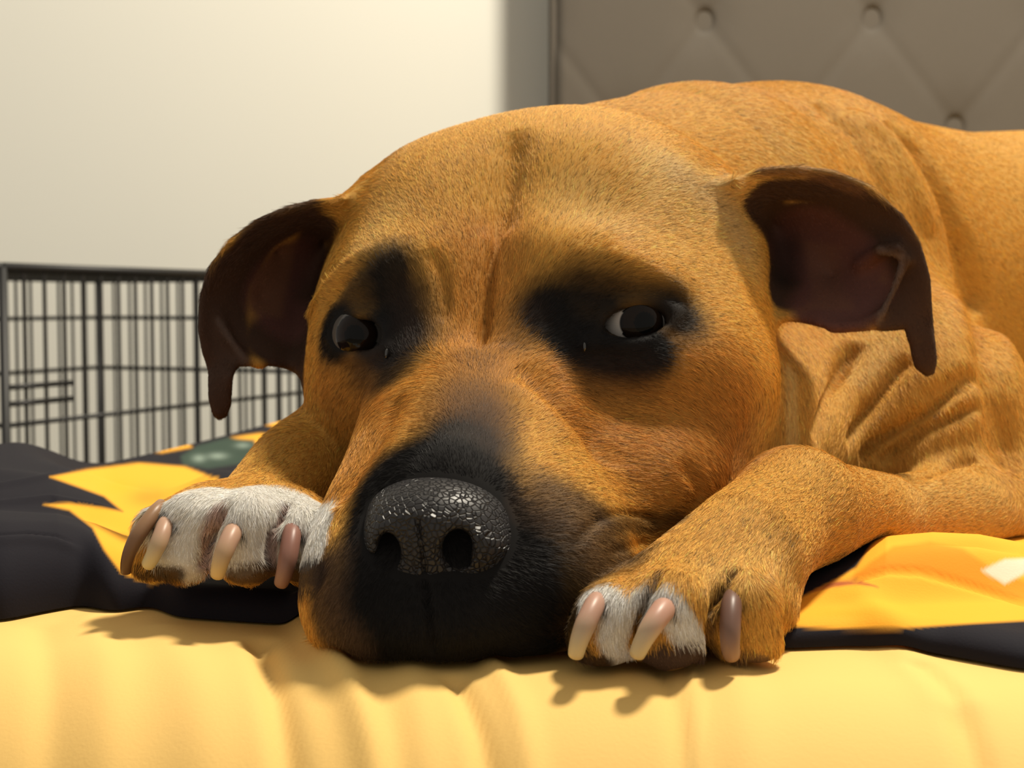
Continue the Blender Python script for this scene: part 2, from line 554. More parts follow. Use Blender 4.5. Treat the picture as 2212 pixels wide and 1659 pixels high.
for z in (.565, .548):
    wire('latch_bar', [A_ + (0, 0, z) - d2 * .004, A_ + d1 * .095 + (0, 0, z) - d2 * .004], .0032, crate)
tray = bpy.data.meshes.new('tray')
tray.from_pydata([tuple(p + (0, 0, z)) for z in (.012, .03) for p in (A_ + d1 * .01 + d2 * .01, Bc - d1 * .01 + d2 * .01, Cc - d1 * .01 - d2 * .01, Dc + d1 * .01 - d2 * .01)], [],
                 [(0, 1, 2, 3)[::-1], (4, 5, 6, 7), (0, 1, 5, 4), (1, 2, 6, 5), (2, 3, 7, 6), (3, 0, 4, 7)])
link('tray', tray, M_wire, crate, smooth=False)

# ------------------------------------------------------------------ sunflower blanket
bx = np.array([-260, 0, 100, 170, 230, 320, 370, 500, 660, 760, 1150, 1600, 1690, 1850, 1950, 2050, 2212, 2500])
by = np.array([1350, 1340, 1318, 1305, 1318, 1303, 1325, 1330, 1335, 1300, 1300, 1380, 1400, 1397, 1412, 1420, 1450, 1480])
_pxs = np.arange(-400, 2700, 4.0)
_ybs = np.interp(_pxs, bx, by)
_k = np.hanning(25); _ybs = np.convolve(np.pad(_ybs, 12, mode='edge'), _k / _k.sum(), 'valid')
def blanket_front(px):
    return (CAM[2] - BED) * F / (np.interp(px, _pxs, _ybs) - 655)
def blanket_h(PX, DD):
    """height of the cloth above the sheet at a place given by its bearing and depth"""
    RW = DD - blanket_front(PX)
    PXl = PX
    Hl = np.interp(PX, [-260, 0, 120, 200, 260, 330, 420, 660, 760, 1100, 1650, 1760, 1900, 2212, 2500], [.028, .025, .023, .019, .0145, .0105, .0085, .0075, .006, .005, .006, .0065, .007, .006, .006])
    prof = np.sqrt(np.clip(1 - (1 - np.clip((RW + .0035) / np.interp(PX, [0, 260, 420, 1700], [.030, .020, .010, .012]), 0, 1)) ** 2, 0, 1))
    h = Hl * prof
    # left side: rolled hem, second ripple and the rise towards the dog
    left = sst((760 - PX) / 120)
    h -= left * .004 * bump(DD, .490 + .00006 * PX, .016)
    h += left * .004 * bump(DD, .545, .022) * sst((300 - PX) / 300)
    h = h * (1 - .85 * left * sst((DD - .60) / .10) * sst((PX - 20) / 220))
    h += .030 * bump(PX, 740, 120) * bump(DD, .90, .12)
    h += .012 * bump(PX, 480, 90) * bump(DD, .62, .06)
    # right side: upper fold over the hem layer
    right = sst((PX - 1640) / 80)
    Dy = .404 + .004 * np.sin(PX / 110.0)
    fold = np.interp(PX, [1640, 1740, 1850, 1920, 2020, 2120, 2212, 2500], [.002, .004, .007, .0115, .013, .0125, .010, .010])
    h += right * fold * sst((DD - Dy) / .026) * (1 - sst((DD - .452) / .03))
    h -= right * .004 * bump(DD, .440, .006) * bump(PX, 2100, 120)
    return np.where(RW < -.0035, -1.0, np.maximum(h, 0))
# ------------------------------------------------------------------ the dog: base masses
VOX = 0.0016
HEAD = ([
    E(1185, 610, .558, 480, 366, .088, rot=6),
    E(1300, 590, .480, 190, 100, .032, rot=-12),
    E(860, 600, .492, 125, 110, .032),
    E(1270, 455, .526, 190, 150, .045),
    E(950, 490, .528, 150, 140, .042),
    E(1046, 690, .489, 125, 140, .031, k=.034),
    E(1470, 830, .515, 205, 250, .060),
    E(1390, 800, .482, 190, 105, .036, rot=-15),
    E(1180, 770, .478, 130, 110, .030),
    E(915, 790, .486, 110, 110, .030),
    E(800, 830, .530, 135, 235, .055),
    C([(1045, 760, .482, 125), (1012, 900, .448, 150), (955, 1075, .404, 138)]),
    E(1130, 960, .455, 140, 150, .040),
    E(900, 980, .450, 110, 150, .035),
    E(1010, 1110, .432, 250, 190, .050),
    E(1170, 1225, .424, 215, 200, .050, rot=12),
    E(812, 1250, .408, 140, 170, .036),
    E(950, 1315, .396, 235, 115, .030),
    E(1200, 1150, .510, 420, 260, .080),
    E(1390, 1020, .480, 170, 130, .048),
], 0.022)
BODY = ([
    C([(1230, 540, .570, 300), (1500, 560, .650, 372), (1680, 590, .720, 370)]),
    C([(1680, 590, .720, 370), (2050, 720, .840, 425), (2450, 720, .960, 440), (2700, 740, 1.0, 400)], k=.03),
    E(1900, 920, .640, 290, 310, .10),
    E(1500, 950, .580, 330, 300, .08),
], 0.03)
ARM_R = ([
    C([(2330, 1110, .60, 175), (2130, 1120, .545, 125), (1930, 1120, .495, 92), (1740, 1100, .445, 112)]),
    C([(1700, 1105, .440, 118), (1610, 1190, .405, 135), (1510, 1290, .390, 150)]),
    C([(1390, 1290, .385, 80), (1320, 1330, .368, 78), (1300, 1375, .368, 75)], k=.006),
    C([(1480, 1270, .385, 85), (1450, 1310, .366, 88), (1450, 1375, .366, 82)], k=.006),
    C([(1590, 1270, .388, 85), (1600, 1310, .372, 85), (1610, 1375, .372, 80)], k=.006),
    C([(1640, 1260, .405, 80), (1655, 1320, .395, 70), (1655, 1375, .395, 60)], k=.006),
], 0.016)
ARM_L = ([
    C([(760, 960, .560, 130), (640, 1020, .490, 105), (560, 1120, .450, 105)]),
    C([(420, 1130, .440, 70), (350, 1150, .425, 62), (330, 1200, .424, 55)], k=.006),
    C([(470, 1110, .440, 70), (420, 1130, .420, 70), (400, 1200, .418, 62)], k=.006),
    C([(560, 1110, .440, 72), (530, 1130, .415, 70), (535, 1205, .415, 62)], k=.006),
    C([(640, 1120, .440, 66), (650, 1150, .420, 60), (655, 1205, .420, 58)], k=.006),
], 0.014)
def ear(outline, ctrl, D0, th):
    p = Prim(); p.t = 'f'; p.k = .006
    surf = rbf_fit([c[:2] for c in ctrl], np.array([c[2] for c in ctrl]))
    pts = np.array([Q(a, b, D0) for a, b in outline])
    p.bc = pts.mean(0); p.br = float(np.max(np.linalg.norm(pts - p.bc, axis=1))) + .03
    def f(X):
        x, y = q2px(X)
        b0 = poly_sd(outline, x, y) * D0 / F
        out = np.maximum(b0, .004)
        m = b0 < .012
        x, y, X = x[m], y[m], X[m]
        s = surf(x, y)
        gx = (surf(x + 4, y) - s) / 4 * F / D0; gy = (surf(x, y + 4) - s) / 4 * F / D0
        a = np.abs(X[:, 1] - s) / np.sqrt(1 + gx * gx + gy * gy) - th
        out[m] = smax(a, b0[m], th * 1.0)
        return out
    p.f = f; p.surf = surf
    return p

EAR_L_OUT = [(800, 400), (735, 428), (690, 430), (620, 446), (555, 474), (495, 518), (452, 575), (432, 635), (428, 710), (436, 760),
             (449, 800), (450, 860), (458, 895), (472, 909), (490, 900), (500, 875), (503, 815), (515, 790), (545, 782), (590, 792), (640, 797), (700, 800), (790, 700)]
EAR_L = ear(EAR_L_OUT, [(735, 428, .505), (620, 446, .500), (495, 518, .500), (432, 635, .505), (449, 800, .508), (472, 909, .505), (500, 815, .504),
             (590, 792, .512), (640, 797, .520), (700, 700, .545), (640, 620, .540), (560, 640, .528), (600, 540, .530), (700, 520, .545), (480, 700, .512), (800, 500, .560), (800, 700, .570)], .51, .0022)
EAR_R_OUT = [(1540, 420), (1585, 385), (1640, 363), (1720, 358), (1800, 368), (1880, 400), (1945, 455), (1988, 520), (2010, 600), (2015, 690), (2025, 780),
             (2018, 808), (2000, 814), (1976, 795), (1962, 750), (1954, 712), (1905, 716), (1860, 706), (1820, 712), (1770, 706), (1700, 690), (1560, 640)]
EAR_R = ear(EAR_R_OUT, [(1585, 385, .500), (1720, 358, .498), (1880, 400, .502), (1988, 520, .505), (2015, 690, .508), (2020, 810, .508), (1960, 750, .508),
             (1870, 715, .506), (1770, 706, .508), (1700, 690, .515), (1720, 560, .535), (1800, 600, .528), (1780, 480, .525), (1680, 480, .540), (1930, 600, .512), (1560, 450, .550), (1560, 640, .560)], .508, .0024)
EAR_L_RIM = C([(470, 690, .510, 5), (500, 738, .506, 6), (528, 776, .506, 5), (560, 788, .508, 5)], k=.005)
EAR_R_RIM = C([(1860, 570, .516, 10), (1900, 540, .507, 14), (1935, 538, .503, 15), (1955, 562, .503, 11), (1932, 622, .504, 7), (1908, 672, .504, 6), (1862, 705, .504, 6), (1800, 708, .506, 5)], k=.005)


def f_base(X):
    h = eval_group(HEAD, X)
    for e in (EAR_L, EAR_R):
        m = near_ix(X, e.bc, e.br)
        if len(m):
            h[m] = smin(h[m], e.f(X[m]), .010)
    h = eval_into(h, (EAR_L_RIM, EAR_R_RIM), X)
    b = eval_group(BODY, X)
    r = eval_group(ARM_R, X)
    l = eval_group(ARM_L, X)
    d = smin(h, b, .006)
    br = smin(b, r, .020)
    d = smin(d, br, .003)
    d = smin(d, l, .004)
    return d
def eval_into(d, prims, X):
    for p in prims:
        idx = near_ix(X, p.bc, p.br + MARGIN)
        if len(idx):
            d[idx] = smin(d[idx], prim_d(p, X[idx]), p.k or .004)
    return d

def hits(pl, n=None, f=f_base):
    pl = np.asarray(pl, float)
    if n:
        t = np.linspace(0, len(pl) - 1, n)
        pl = np.stack([np.interp(t, np.arange(len(pl)), pl[:, i]) for i in (0, 1)], -1)
    return raymarch(f, pl)
GROOVES = [  # pixel polyline over the skin, width px, depth px (+ groove, - ridge)
    ([(1112, 300), (1090, 380), (1070, 470), (1056, 560), (1052, 640), (1045, 700), (1038, 750)], 60, 16),
    ([(1118, 285), (1100, 350), (1082, 430), (1068, 500)], 34, 20),
    ([(1082, 425), (1064, 510), (1056, 560), (1052, 640), (1045, 700), (1038, 750)], 11, 36),
    ([(935, 540), (958, 600), (962, 650), (955, 700)], 16, 10),
    ([(662, 700), (690, 640), (740, 580), (800, 535)], 12, -9),
    ([(678, 720), (703, 658), (753, 598), (818, 552)], 12, 10),
    ([(1290, 535), (1400, 575), (1490, 640)], 24, -9),
    ([(1120, 790), (1200, 860), (1270, 930), (1310, 1010)], 42, 18),
    ([(1080, 830), (1130, 850), (1180, 890), (1230, 960)], 40, -7),
    ([(870, 850), (820, 930), (770, 1010), (730, 1090)], 26, 22),
    ([(885, 900), (825, 1010), (765, 1100)], 25, -8),
    ([(1225, 1180), (1290, 1118), (1340, 1104), (1400, 1112), (1425, 1130)], 9, 10),
    ([(1310, 1192), (1360, 1177), (1400, 1168)], 8, 8),
    ([(1470, 990), (1515, 1050), (1490, 1110)], 22, 12),
    ([(918, 1250), (928, 1330), (935, 1415)], 8, 14),
    ([(1765, 222), (1850, 290), (1900, 380), (1925, 450)], 30, 20),
    ([(1840, 238), (1930, 310), (1975, 400), (2010, 500)], 34, -16),
    ([(1910, 262), (1990, 330), (2040, 420), (2075, 520), (2090, 640)], 30, 30),
    ([(2070, 500), (2120, 650), (2150, 800), (2180, 950), (2212, 1040)], 42, 40),
    ([(2110, 790), (2050, 820), (1990, 860)], 13, 12),
    ([(2125, 800), (2000, 890), (1900, 950), (1860, 990)], 16, 28),
    ([(2120, 870), (1990, 930), (1900, 1000)], 14, 22),
    ([(1850, 740), (1800, 850), (1760, 960)], 22, 32),
    ([(1980, 740), (1900, 850), (1830, 960)], 18, 20),
    ([(1960, 1040), (2060, 1000), (2110, 990)], 18, 16),
    ([(1430, 1225), (1395, 1285), (1370, 1350), (1365, 1420)], 13, 26),
    ([(1590, 1225), (1548, 1290), (1530, 1350), (1535, 1430)], 13, 28),
    ([(490, 1085), (447, 1160), (440, 1230)], 15, 24), ([(400, 1110), (350, 1150), (300, 1215)], 9, 8),
    ([(620, 1085), (588, 1150), (582, 1230)], 15, 26),
]
def hits_many(pls, ns, f):
    out, res = [], []
    for pl, n in zip(pls, ns):
        pl = np.asarray(pl, float); t = np.linspace(0, len(pl) - 1, n)
        out.append(np.stack([np.interp(t, np.arange(len(pl)), pl[:, i]) for i in (0, 1)], -1))
    hp = raymarch(f, np.concatenate(out)); k = 0
    for o in out:
        res.append(hp[k:k + len(o)]); k += len(o)
    return res
_gr = []
for (pl, w_, d_), hp in zip(GROOVES, hits_many([g[0] for g in GROOVES], [max(len(g[0]) * 2, 6) for g in GROOVES], f_base)):
    s_ = hp[:, 1].mean() / F
    gn = grad(f_base, hp, f_base(hp), 2e-3); gn /= np.maximum(np.linalg.norm(gn, axis=1, keepdims=True), 1e-9)
    _gr.append((hp, gn, w_ * s_, d_ * s_))
# eyes: an almond opening in the lids, an eyeball behind it
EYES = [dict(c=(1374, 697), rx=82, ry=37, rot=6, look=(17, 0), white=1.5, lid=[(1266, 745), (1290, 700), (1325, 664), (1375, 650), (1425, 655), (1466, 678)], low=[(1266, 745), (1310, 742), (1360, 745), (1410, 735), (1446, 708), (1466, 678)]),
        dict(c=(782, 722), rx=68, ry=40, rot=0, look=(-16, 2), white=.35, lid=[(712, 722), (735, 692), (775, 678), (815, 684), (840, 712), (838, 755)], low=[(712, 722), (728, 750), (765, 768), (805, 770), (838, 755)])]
_carve, _lids = [], []
_eh = hits_many(sum([[[e['c'], e['c']], e['lid'], e['low']] for e in EYES], []), [2, 12, 12] * 2, f_base)
for ei, e in enumerate(EYES):
    hc = _eh[ei * 3][0]
    e['hit'] = hc
    D = hc[1]
    _carve.append(E(e['c'][0], e['c'][1], D, e['rx'], e['ry'], .011, rot=-e['rot']))
    for hp in _eh[ei * 3 + 1:ei * 3 + 3]:
        p = Prim(); p.t = 'c'; p.p = hp + np.array([0, .0006, 0]); p.rr = np.full(len(hp), 9 * D / F); p.rr[0] *= .6; p.rr[-1] *= .6
        p.bc = hp.mean(0); p.br = float(np.max(np.linalg.norm(hp - p.bc, axis=1))) + .003; p.k = .0035
        _lids.append(p)
def f_dog(X):
    d = f_base(X)
    near = np.nonzero(np.abs(d) < .03)[0]
    Y = X[near]; dn = d[near]
    for hp, gn, w_, g in _gr:
        idx, dist, t = lateral_dist(hp, gn, Y, max(w_ * 2.5, .010))
        if len(idx):
            taper = np.sqrt(np.clip(np.minimum(t, 1 - t) * 6, 0, 1))
            dn[idx] += g * taper * np.exp(-(dist / w_) ** 2)
    for c in _carve:
        idx = near_ix(Y, c.bc, c.br + MARGIN)
        if len(idx): dn[idx] = smax(dn[idx], -prim_d(c, Y[idx]), .004)
    dn = eval_into(dn, _lids, Y)
    d[near] = dn
    # rests on the bedding
    Wd = q2w(X)
    zb = zbed(Wd[:, 0], Wd[:, 1], False)
    low = np.nonzero((Wd[:, 2] < zb + .07) & (d < .02))[0]
    if len(low):
        Wl = Wd[low]
        sx, sy = X[low, 0] / X[low, 1] * F + W / 2, Wl[:, 1] / math.cos(PITCH)
        zl = zbed(Wl[:, 0], Wl[:, 1]) + .0014
        bh = blanket_h(Wl[:, 0] / sy * F + W / 2, sy)
        zl = np.where(bh >= 0, zl + bh + .0014, zl)
        d[low] = smax(d[low], (zl - Wl[:, 2]) * .9, .003)
    return d

_t = time.time()
V, Qd = surface_nets(f_dog, (-.20, .335, -.125), (.44, 1.05, .19), VOX)
dv = f_dog(V); gv = grad(f_dog, V, dv)
gl = np.linalg.norm(gv, axis=1, keepdims=True)
V = V - np.clip(dv, -VOX, VOX)[:, None] * gv / np.maximum(gl, .3) ** 2 * .9
print('dog', len(V), len(Qd), time.time() - _t)

# ------------------------------------------------------------------ coat colours with some shade painted in, laid on the skin in 3D
TAN = np.array([.76, .400, .078]); PALE = np.array([.84, .54, .18]); RUST = np.array([.56, .230, .038]); GREYTAN = np.array([.55, .42, .24]); STUB = np.array([.11, .062, .032])
BLACK = np.array([.010, .0085, .008]); DKBR = np.array([.045, .025, .016]); WHITE = np.array([.90, .86, .78]); EARIN = np.array([.165, .070, .058]); EARDK = np.array([.080, .042, .027]); PINK = np.array([.45, .22, .17])
PAINT = [  # polyline px, radius px, softness px, colour, strength
    ([(1450, 400), (1540, 440), (1600, 520)], 70, 70, PALE, .8), ([(1250, 430), (1400, 500), (1550, 600)], 40, 80, PALE, .45),
    ([(840, 460), (800, 520)], 30, 60, PALE, .5), ([(1470, 380), (1560, 440), (1600, 520)], 20, 50, GREYTAN, .4),
    ([(1055, 540), (1045, 700), (1030, 800), (1010, 880)], 50, 100, RUST, .8), ([(1030, 790), (1015, 880)], 30, 90, DKBR, .35), ([(1250, 870), (1350, 870), (1500, 850), (1570, 950), (1400, 960)], 90, 110, RUST, .75), ([(740, 840), (800, 900), (780, 1000)], 70, 90, RUST, .7),  # brow and bridge strokes: sooty coat, deepened with shade put into the colour
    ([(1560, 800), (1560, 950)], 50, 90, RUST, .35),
    ([(1705, 800), (1712, 960)], 10, 14, PALE, .9), ([(1900, 730), (1860, 800)], 30, 40, PALE, .5),
    ([(1700, 350), (1850, 420)], 60, 90, PALE, .4), ([(1950, 640), (2000, 700)], 40, 60, PALE, .4), ([(2000, 1100), (2150, 1100)], 40, 60, PALE, .4),
    ([(1560, 1250), (1700, 1200)], 40, 60, PALE, .3),
    # eye patches
    ([(1190, 660), (1250, 670), (1380, 690), (1470, 680)], 34, 62, BLACK, .97), ([(1250, 610), (1350, 625), (1450, 650)], 16, 60, BLACK, .80),
    ([(1180, 690), (1230, 740), (1330, 760), (1400, 755)], 40, 45, BLACK, 1.0), ([(1260, 820), (1380, 810)], 15, 60, DKBR, .6),
    ([(845, 580), (850, 640), (850, 720)], 32, 60, BLACK, .97), ([(720, 715), (780, 730), (850, 740)], 52, 36, BLACK, 1.0), ([(800, 620), (760, 660)], 30, 40, BLACK, .85),
    ([(780, 790), (830, 800)], 25, 50, DKBR, .7), ([(865, 690), (880, 750), (860, 800)], 30, 60, BLACK, .9), ([(900, 650), (910, 720)], 25, 60, DKBR, .6), ([(1130, 680), (1110, 740)], 20, 50, DKBR, .5),
    # muzzle
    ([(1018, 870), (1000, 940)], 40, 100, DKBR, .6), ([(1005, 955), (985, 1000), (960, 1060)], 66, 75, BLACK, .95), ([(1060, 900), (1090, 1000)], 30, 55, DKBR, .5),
    ([(930, 1100), (920, 1200), (930, 1350)], 165, 60, BLACK, 1.0), ([(1040, 1090), (1100, 1180), (1120, 1300)], 70, 60, BLACK, 1.0),
    ([(1180, 1180), (1220, 1280), (1180, 1380)], 60, 70, BLACK, .9), ([(760, 1300), (820, 1390), (950, 1410), (1150, 1410)], 45, 50, BLACK, 1.0),
    ([(708, 1215), (702, 1290), (712, 1350), (745, 1385)], 34, 56, STUB, .95), ([(1190, 1085), (1270, 1120), (1300, 1200), (1340, 1210)], 44, 70, STUB, .85), ([(1290, 1120), (1400, 1130)], 14, 26, DKBR, .7),
    ([(1420, 1125), (1480, 1120)], 12, 22, BLACK, .7),
    # ears
    ([(640, 470), (560, 520), (480, 620), (470, 760), (476, 890)], 60, 26, EARDK, 1.0), ([(690, 480), (670, 540), (665, 620), (650, 700)], 30, 26, EARDK, 1.0), ([(600, 740), (640, 770)], 60, 30, EARDK, 1.0),
    ([(620, 560), (570, 640), (620, 690)], 45, 40, EARIN, .9), ([(472, 692), (530, 778)], 4, 7, np.array([.14, .09, .07]), .8),
    ([(1660, 410), (1800, 410), (1930, 500), (1985, 640), (2000, 790)], 42, 22, EARDK, 1.0), ([(1640, 430), (1680, 540), (1700, 640)], 40, 26, EARDK, 1.0), ([(1740, 470), (1850, 480), (1900, 540)], 50, 20, EARDK, 1.0), ([(1760, 690), (1860, 690)], 24, 14, EARDK, .9), ([(1900, 660), (1960, 690)], 45, 20, EARDK, 1.0),
    ([(1760, 520), (1830, 590), (1800, 660)], 75, 35, EARIN, .95), ([(1850, 560), (1880, 620)], 40, 25, EARIN, .8), ([(1695, 540), (1695, 600)], 14, 40, BLACK, .6),
    ([(1900, 540), (1950, 560), (1920, 640), (1900, 690)], 6, 7, np.array([.16, .11, .09]), .9),
    ([(1640, 372), (1740, 372), (1850, 410)], 8, 18, np.array([.20, .10, .05]), .8), ([(690, 440), (600, 460)], 6, 16, np.array([.16, .09, .04]), .7),
    # paws
    ([(330, 1120), (420, 1090), (520, 1080), (620, 1090), (690, 1130)], 52, 14, WHITE, 1.0), ([(350, 1180), (480, 1180), (600, 1180), (680, 1180)], 42, 14, WHITE, 1.0),
    ([(330, 1110), (420, 1070), (500, 1060), (600, 1060), (680, 1090)], 34, 18, WHITE, 1.0), ([(400, 1110), (360, 1130)], 40, 14, WHITE, 1.0), ([(520, 1110), (520, 1200)], 44, 14, WHITE, 1.0),
    ([(660, 1110), (670, 1180)], 34, 14, WHITE, .95), ([(420, 1210), (420, 1240)], 26, 14, WHITE, .9), ([(478, 1105), (447, 1160), (440, 1215)], 16, 16, PINK, .7), ([(612, 1100), (590, 1150), (584, 1220)], 12, 12, PINK * .6, .8),
    ([(310, 1120), (300, 1160)], 16, 14, PALE, .7),
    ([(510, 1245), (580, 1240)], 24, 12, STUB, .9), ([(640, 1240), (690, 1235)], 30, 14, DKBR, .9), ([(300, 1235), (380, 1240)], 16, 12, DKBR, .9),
    ([(1275, 1295), (1320, 1285), (1340, 1340)], 36, 12, WHITE, 1.0), ([(1400, 1295), (1440, 1295), (1470, 1340), (1500, 1385)], 32, 12, WHITE, 1.0), ([(1315, 1370), (1350, 1435)], 24, 12, WHITE, .9),
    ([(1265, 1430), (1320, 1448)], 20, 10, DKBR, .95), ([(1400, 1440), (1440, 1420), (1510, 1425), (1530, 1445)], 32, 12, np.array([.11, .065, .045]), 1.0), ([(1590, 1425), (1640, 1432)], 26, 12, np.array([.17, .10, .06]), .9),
    ([(1428, 1235), (1395, 1285), (1372, 1345)], 5, 12, STUB, .75), ([(1588, 1235), (1548, 1290), (1532, 1350), (1536, 1420)], 5, 12, STUB, .75),  # toe gaps: shade of the grooves painted into the coat colour
]
for bx_, by_ in ((1285, 1306), (1432, 1318), (1580, 1306), (334, 1108), (356, 1136), (502, 1152), (630, 1156)):
    PAINT.append(([(bx_ - 24, by_ + 8), (bx_, by_ - 12), (bx_ + 24, by_ + 8)], 5, 5, BLACK, .9))
_pt = []
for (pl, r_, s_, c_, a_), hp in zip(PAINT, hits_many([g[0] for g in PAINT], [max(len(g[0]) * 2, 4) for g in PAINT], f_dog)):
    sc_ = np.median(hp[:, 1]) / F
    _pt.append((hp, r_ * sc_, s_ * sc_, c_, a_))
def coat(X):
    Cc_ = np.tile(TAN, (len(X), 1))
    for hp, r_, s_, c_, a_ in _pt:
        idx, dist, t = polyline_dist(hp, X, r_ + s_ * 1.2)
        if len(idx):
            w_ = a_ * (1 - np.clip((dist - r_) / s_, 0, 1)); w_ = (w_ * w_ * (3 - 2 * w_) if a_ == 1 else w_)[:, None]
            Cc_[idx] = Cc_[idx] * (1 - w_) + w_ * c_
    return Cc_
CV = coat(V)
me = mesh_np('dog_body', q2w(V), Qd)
set_color(me, CV * .62)  # skin colour darkened to carry the fur's self-shadow
M_skin = new_mat('dog_coat_skin', rough=0.75, spec=0.15, attr='col')
dog = empty('dog', (0.03, 0.5, BED))
tag(dog, 'tan dog with a dark muzzle resting its chin between its front paws', 'dog')
body = link('body', me, M_skin, dog)
print('painted', time.time() - _t)

# ------------------------------------------------------------------ nose leather
def add_part(name, q_pts, faces, mat, colors=None, parent=None):
    me = mesh_np(name, q2w(q_pts), faces)
    if colors is not None: set_color(me, colors)
    return link(name, me, mat, parent or dog)
nh = raymarch(f_dog, [(930, 1120), (930, 1250), (940, 1060), (850, 1190), (1040, 1190)])
print('nose depths', nh[:, 1])
ND = nh[0, 1]
NOSE = ([
    E(948, 1105, ND + .010, 148, 78, .020, rot=-3),
    E(945, 1150, ND + .004, 118, 72, .0145),
    E(850, 1168, ND + .006, 62, 66, .0145),
    E(1040, 1172, ND + .006, 72, 66, .0150),
    E(918, 1225, ND + .003, 62, 84, .0110),
    E(856, 1226, ND + .008, 58, 42, .0125, rot=-12),
    E(1010, 1232, ND + .008, 72, 42, .0130, rot=10),
    C([(915, 1240, ND + .004, 44), (924, 1310, ND + .006, 22)]),
], .007)
NOSTRIL = [E(841, 1186, ND - .006, 25, 36, .013, rot=10), E(988, 1180, ND - .006, 33, 40, .013, rot=-8),
           C([(843, 1206, ND - .005, 13), (812, 1206, ND - .004, 7), (795, 1196, ND - .001, 4)]),
           C([(1000, 1206, ND - .005, 14), (1040, 1216, ND - .005, 7), (1072, 1206, ND - .003, 5), (1084, 1188, ND + .002, 3)])]
nph = np.array([Q(a, b, 1.0) for a, b in ((905, 1140), (912, 1190), (918, 1250), (926, 1330))])
def f_nose(X):
    d = eval_group(NOSE, X)
    for p in NOSTRIL:
        d = smax(d, -prim_d(p, X), .0025)
    x, y = q2px(X)
    gx = np.interp(y, [1130, 1190, 1250, 1330], [904, 912, 918, 928])
    d = d + .0011 * np.exp(-((x - gx) / 5.0) ** 2) * (y > 1125)
    return np.where(d > .4, .4, d)
NV, NQ = surface_nets(f_nose, (-.062, ND - .022, -.085), (.012, ND + .034, -.012), .0006)
M_nose = new_mat('nose_leather', (.016, .014, .0145), .42, .45)
nt = M_nose.node_tree
tc = nt.nodes.new('ShaderNodeTexCoord'); vo = nt.nodes.new('ShaderNodeTexVoronoi'); vo.feature = 'DISTANCE_TO_EDGE'; vo.inputs['Scale'].default_value = 620
bp = nt.nodes.new('ShaderNodeBump'); bp.inputs['Strength'].default_value = .9; bp.inputs['Distance'].default_value = .0007
mr = nt.nodes.new('ShaderNodeMapRange'); mr.inputs['From Max'].default_value = .16
nt.links.new(tc.outputs['Object'], vo.inputs['Vector']); nt.links.new(vo.outputs['Distance'], mr.inputs['Value'])
nt.links.new(mr.outputs['Result'], bp.inputs['Height']); nt.links.new(bp.outputs['Normal'], nt.nodes['Principled BSDF'].inputs['Normal'])
nose = add_part('nose', NV, NQ, M_nose)
nose['label'] = 'black pebbled nose leather with two nostrils'

# ------------------------------------------------------------------ eyes
M_eye = new_mat('wet_dog_eye', rough=.05, spec=.16, attr='col')
for e in EYES:
    R_ = .0115
    c = e['hit'] + np.array([0, .0112, 0])
    n1, n2 = 96, 64
    th, ph = np.meshgrid(np.linspace(0, 2 * math.pi, n1), np.linspace(0.001, math.pi - .001, n2), indexing='ij')
    P = np.stack([np.sin(ph) * np.cos(th), -np.cos(ph), np.sin(ph) * np.sin(th)], -1)
    lk = np.array([e['look'][0], -70.0, -e['look'][1]]); lk /= np.linalg.norm(lk)
    ang = np.degrees(np.arccos(np.clip(P @ lk, -1, 1)))
    rad = R_ * (1 + .07 * np.exp(-(ang / 30) ** 2))
    cols = np.zeros(P.shape)
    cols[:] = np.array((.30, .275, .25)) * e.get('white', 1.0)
    cols[ang < 40] = (.006, .0045, .004)
    cols[ang < 36] = (.012, .007, .0045)
    cols[ang < 17] = (.003, .003, .003)
    me = grid_mesh('eye', q2w(c + P * rad[..., None]))
    set_color(me, cols.reshape(-1, 3))
    eo = link('eye', me, M_eye, dog); eo['label'] = 'dark glossy brown eye'

# small wet tear at the inner corner of each eye
M_tear = new_mat('tear_fluid', (.02, .018, .016), .05, .8)
for (tx, ty), hd in zip(((836, 764), (1262, 750)), raymarch(f_dog, [(836, 764), (1262, 750)])):
    th, ph = np.meshgrid(np.linspace(0, 2 * math.pi, 17), np.linspace(0, math.pi, 11), indexing='ij')
    P = np.stack([np.sin(ph) * np.cos(th) * .0006, np.sin(ph) * np.sin(th) * .0008, np.cos(ph) * .0016], -1)
    link('tear', grid_mesh('tear', q2w(hd + np.array([0, -.0012, 0]) + P)), M_tear, dog)

# ------------------------------------------------------------------ claws
M_claw = new_mat('translucent_claw', rough=.40, spec=.30, attr='col')
b_ = M_claw.node_tree.nodes['Principled BSDF']
b_.inputs['Subsurface Weight'].default_value = .25; b_.inputs['Subsurface Radius'].default_value = (.003, .0015, .0008); b_.inputs['Subsurface Scale'].default_value = 1.0
CLAWS = [  # base, mid, tip (px), radii px, colours base -> tip
    ((1285, 1306), (1264, 1350), (1244, 1414), (18, 26, 26, 20), (.44, .26, .19), (.56, .47, .28)),
    ((1432, 1318), (1408, 1352), (1376, 1414), (21, 30, 27, 20), (.46, .26, .19), (.55, .46, .28)),
    ((1580, 1306), (1577, 1360), (1581, 1416), (18, 26, 26, 21), (.15, .080, .058), (.30, .18, .12)),
    ((334, 1108), (296, 1160), (272, 1236), (14, 19, 19, 13), (.28, .16, .085), (.12, .060, .026)),
    ((356, 1136), (343, 1172), (320, 1220), (15, 21, 21, 17), (.44, .27, .18), (.56, .47, .26)),
    ((502, 1152), (485, 1190), (470, 1242), (18, 24, 23, 18), (.46, .28, .19), (.58, .43, .20)),
    ((630, 1156), (622, 1205), (607, 1260), (18, 24, 24, 18), (.25, .12, .09), (.32, .18, .125)),
]
_cs = []
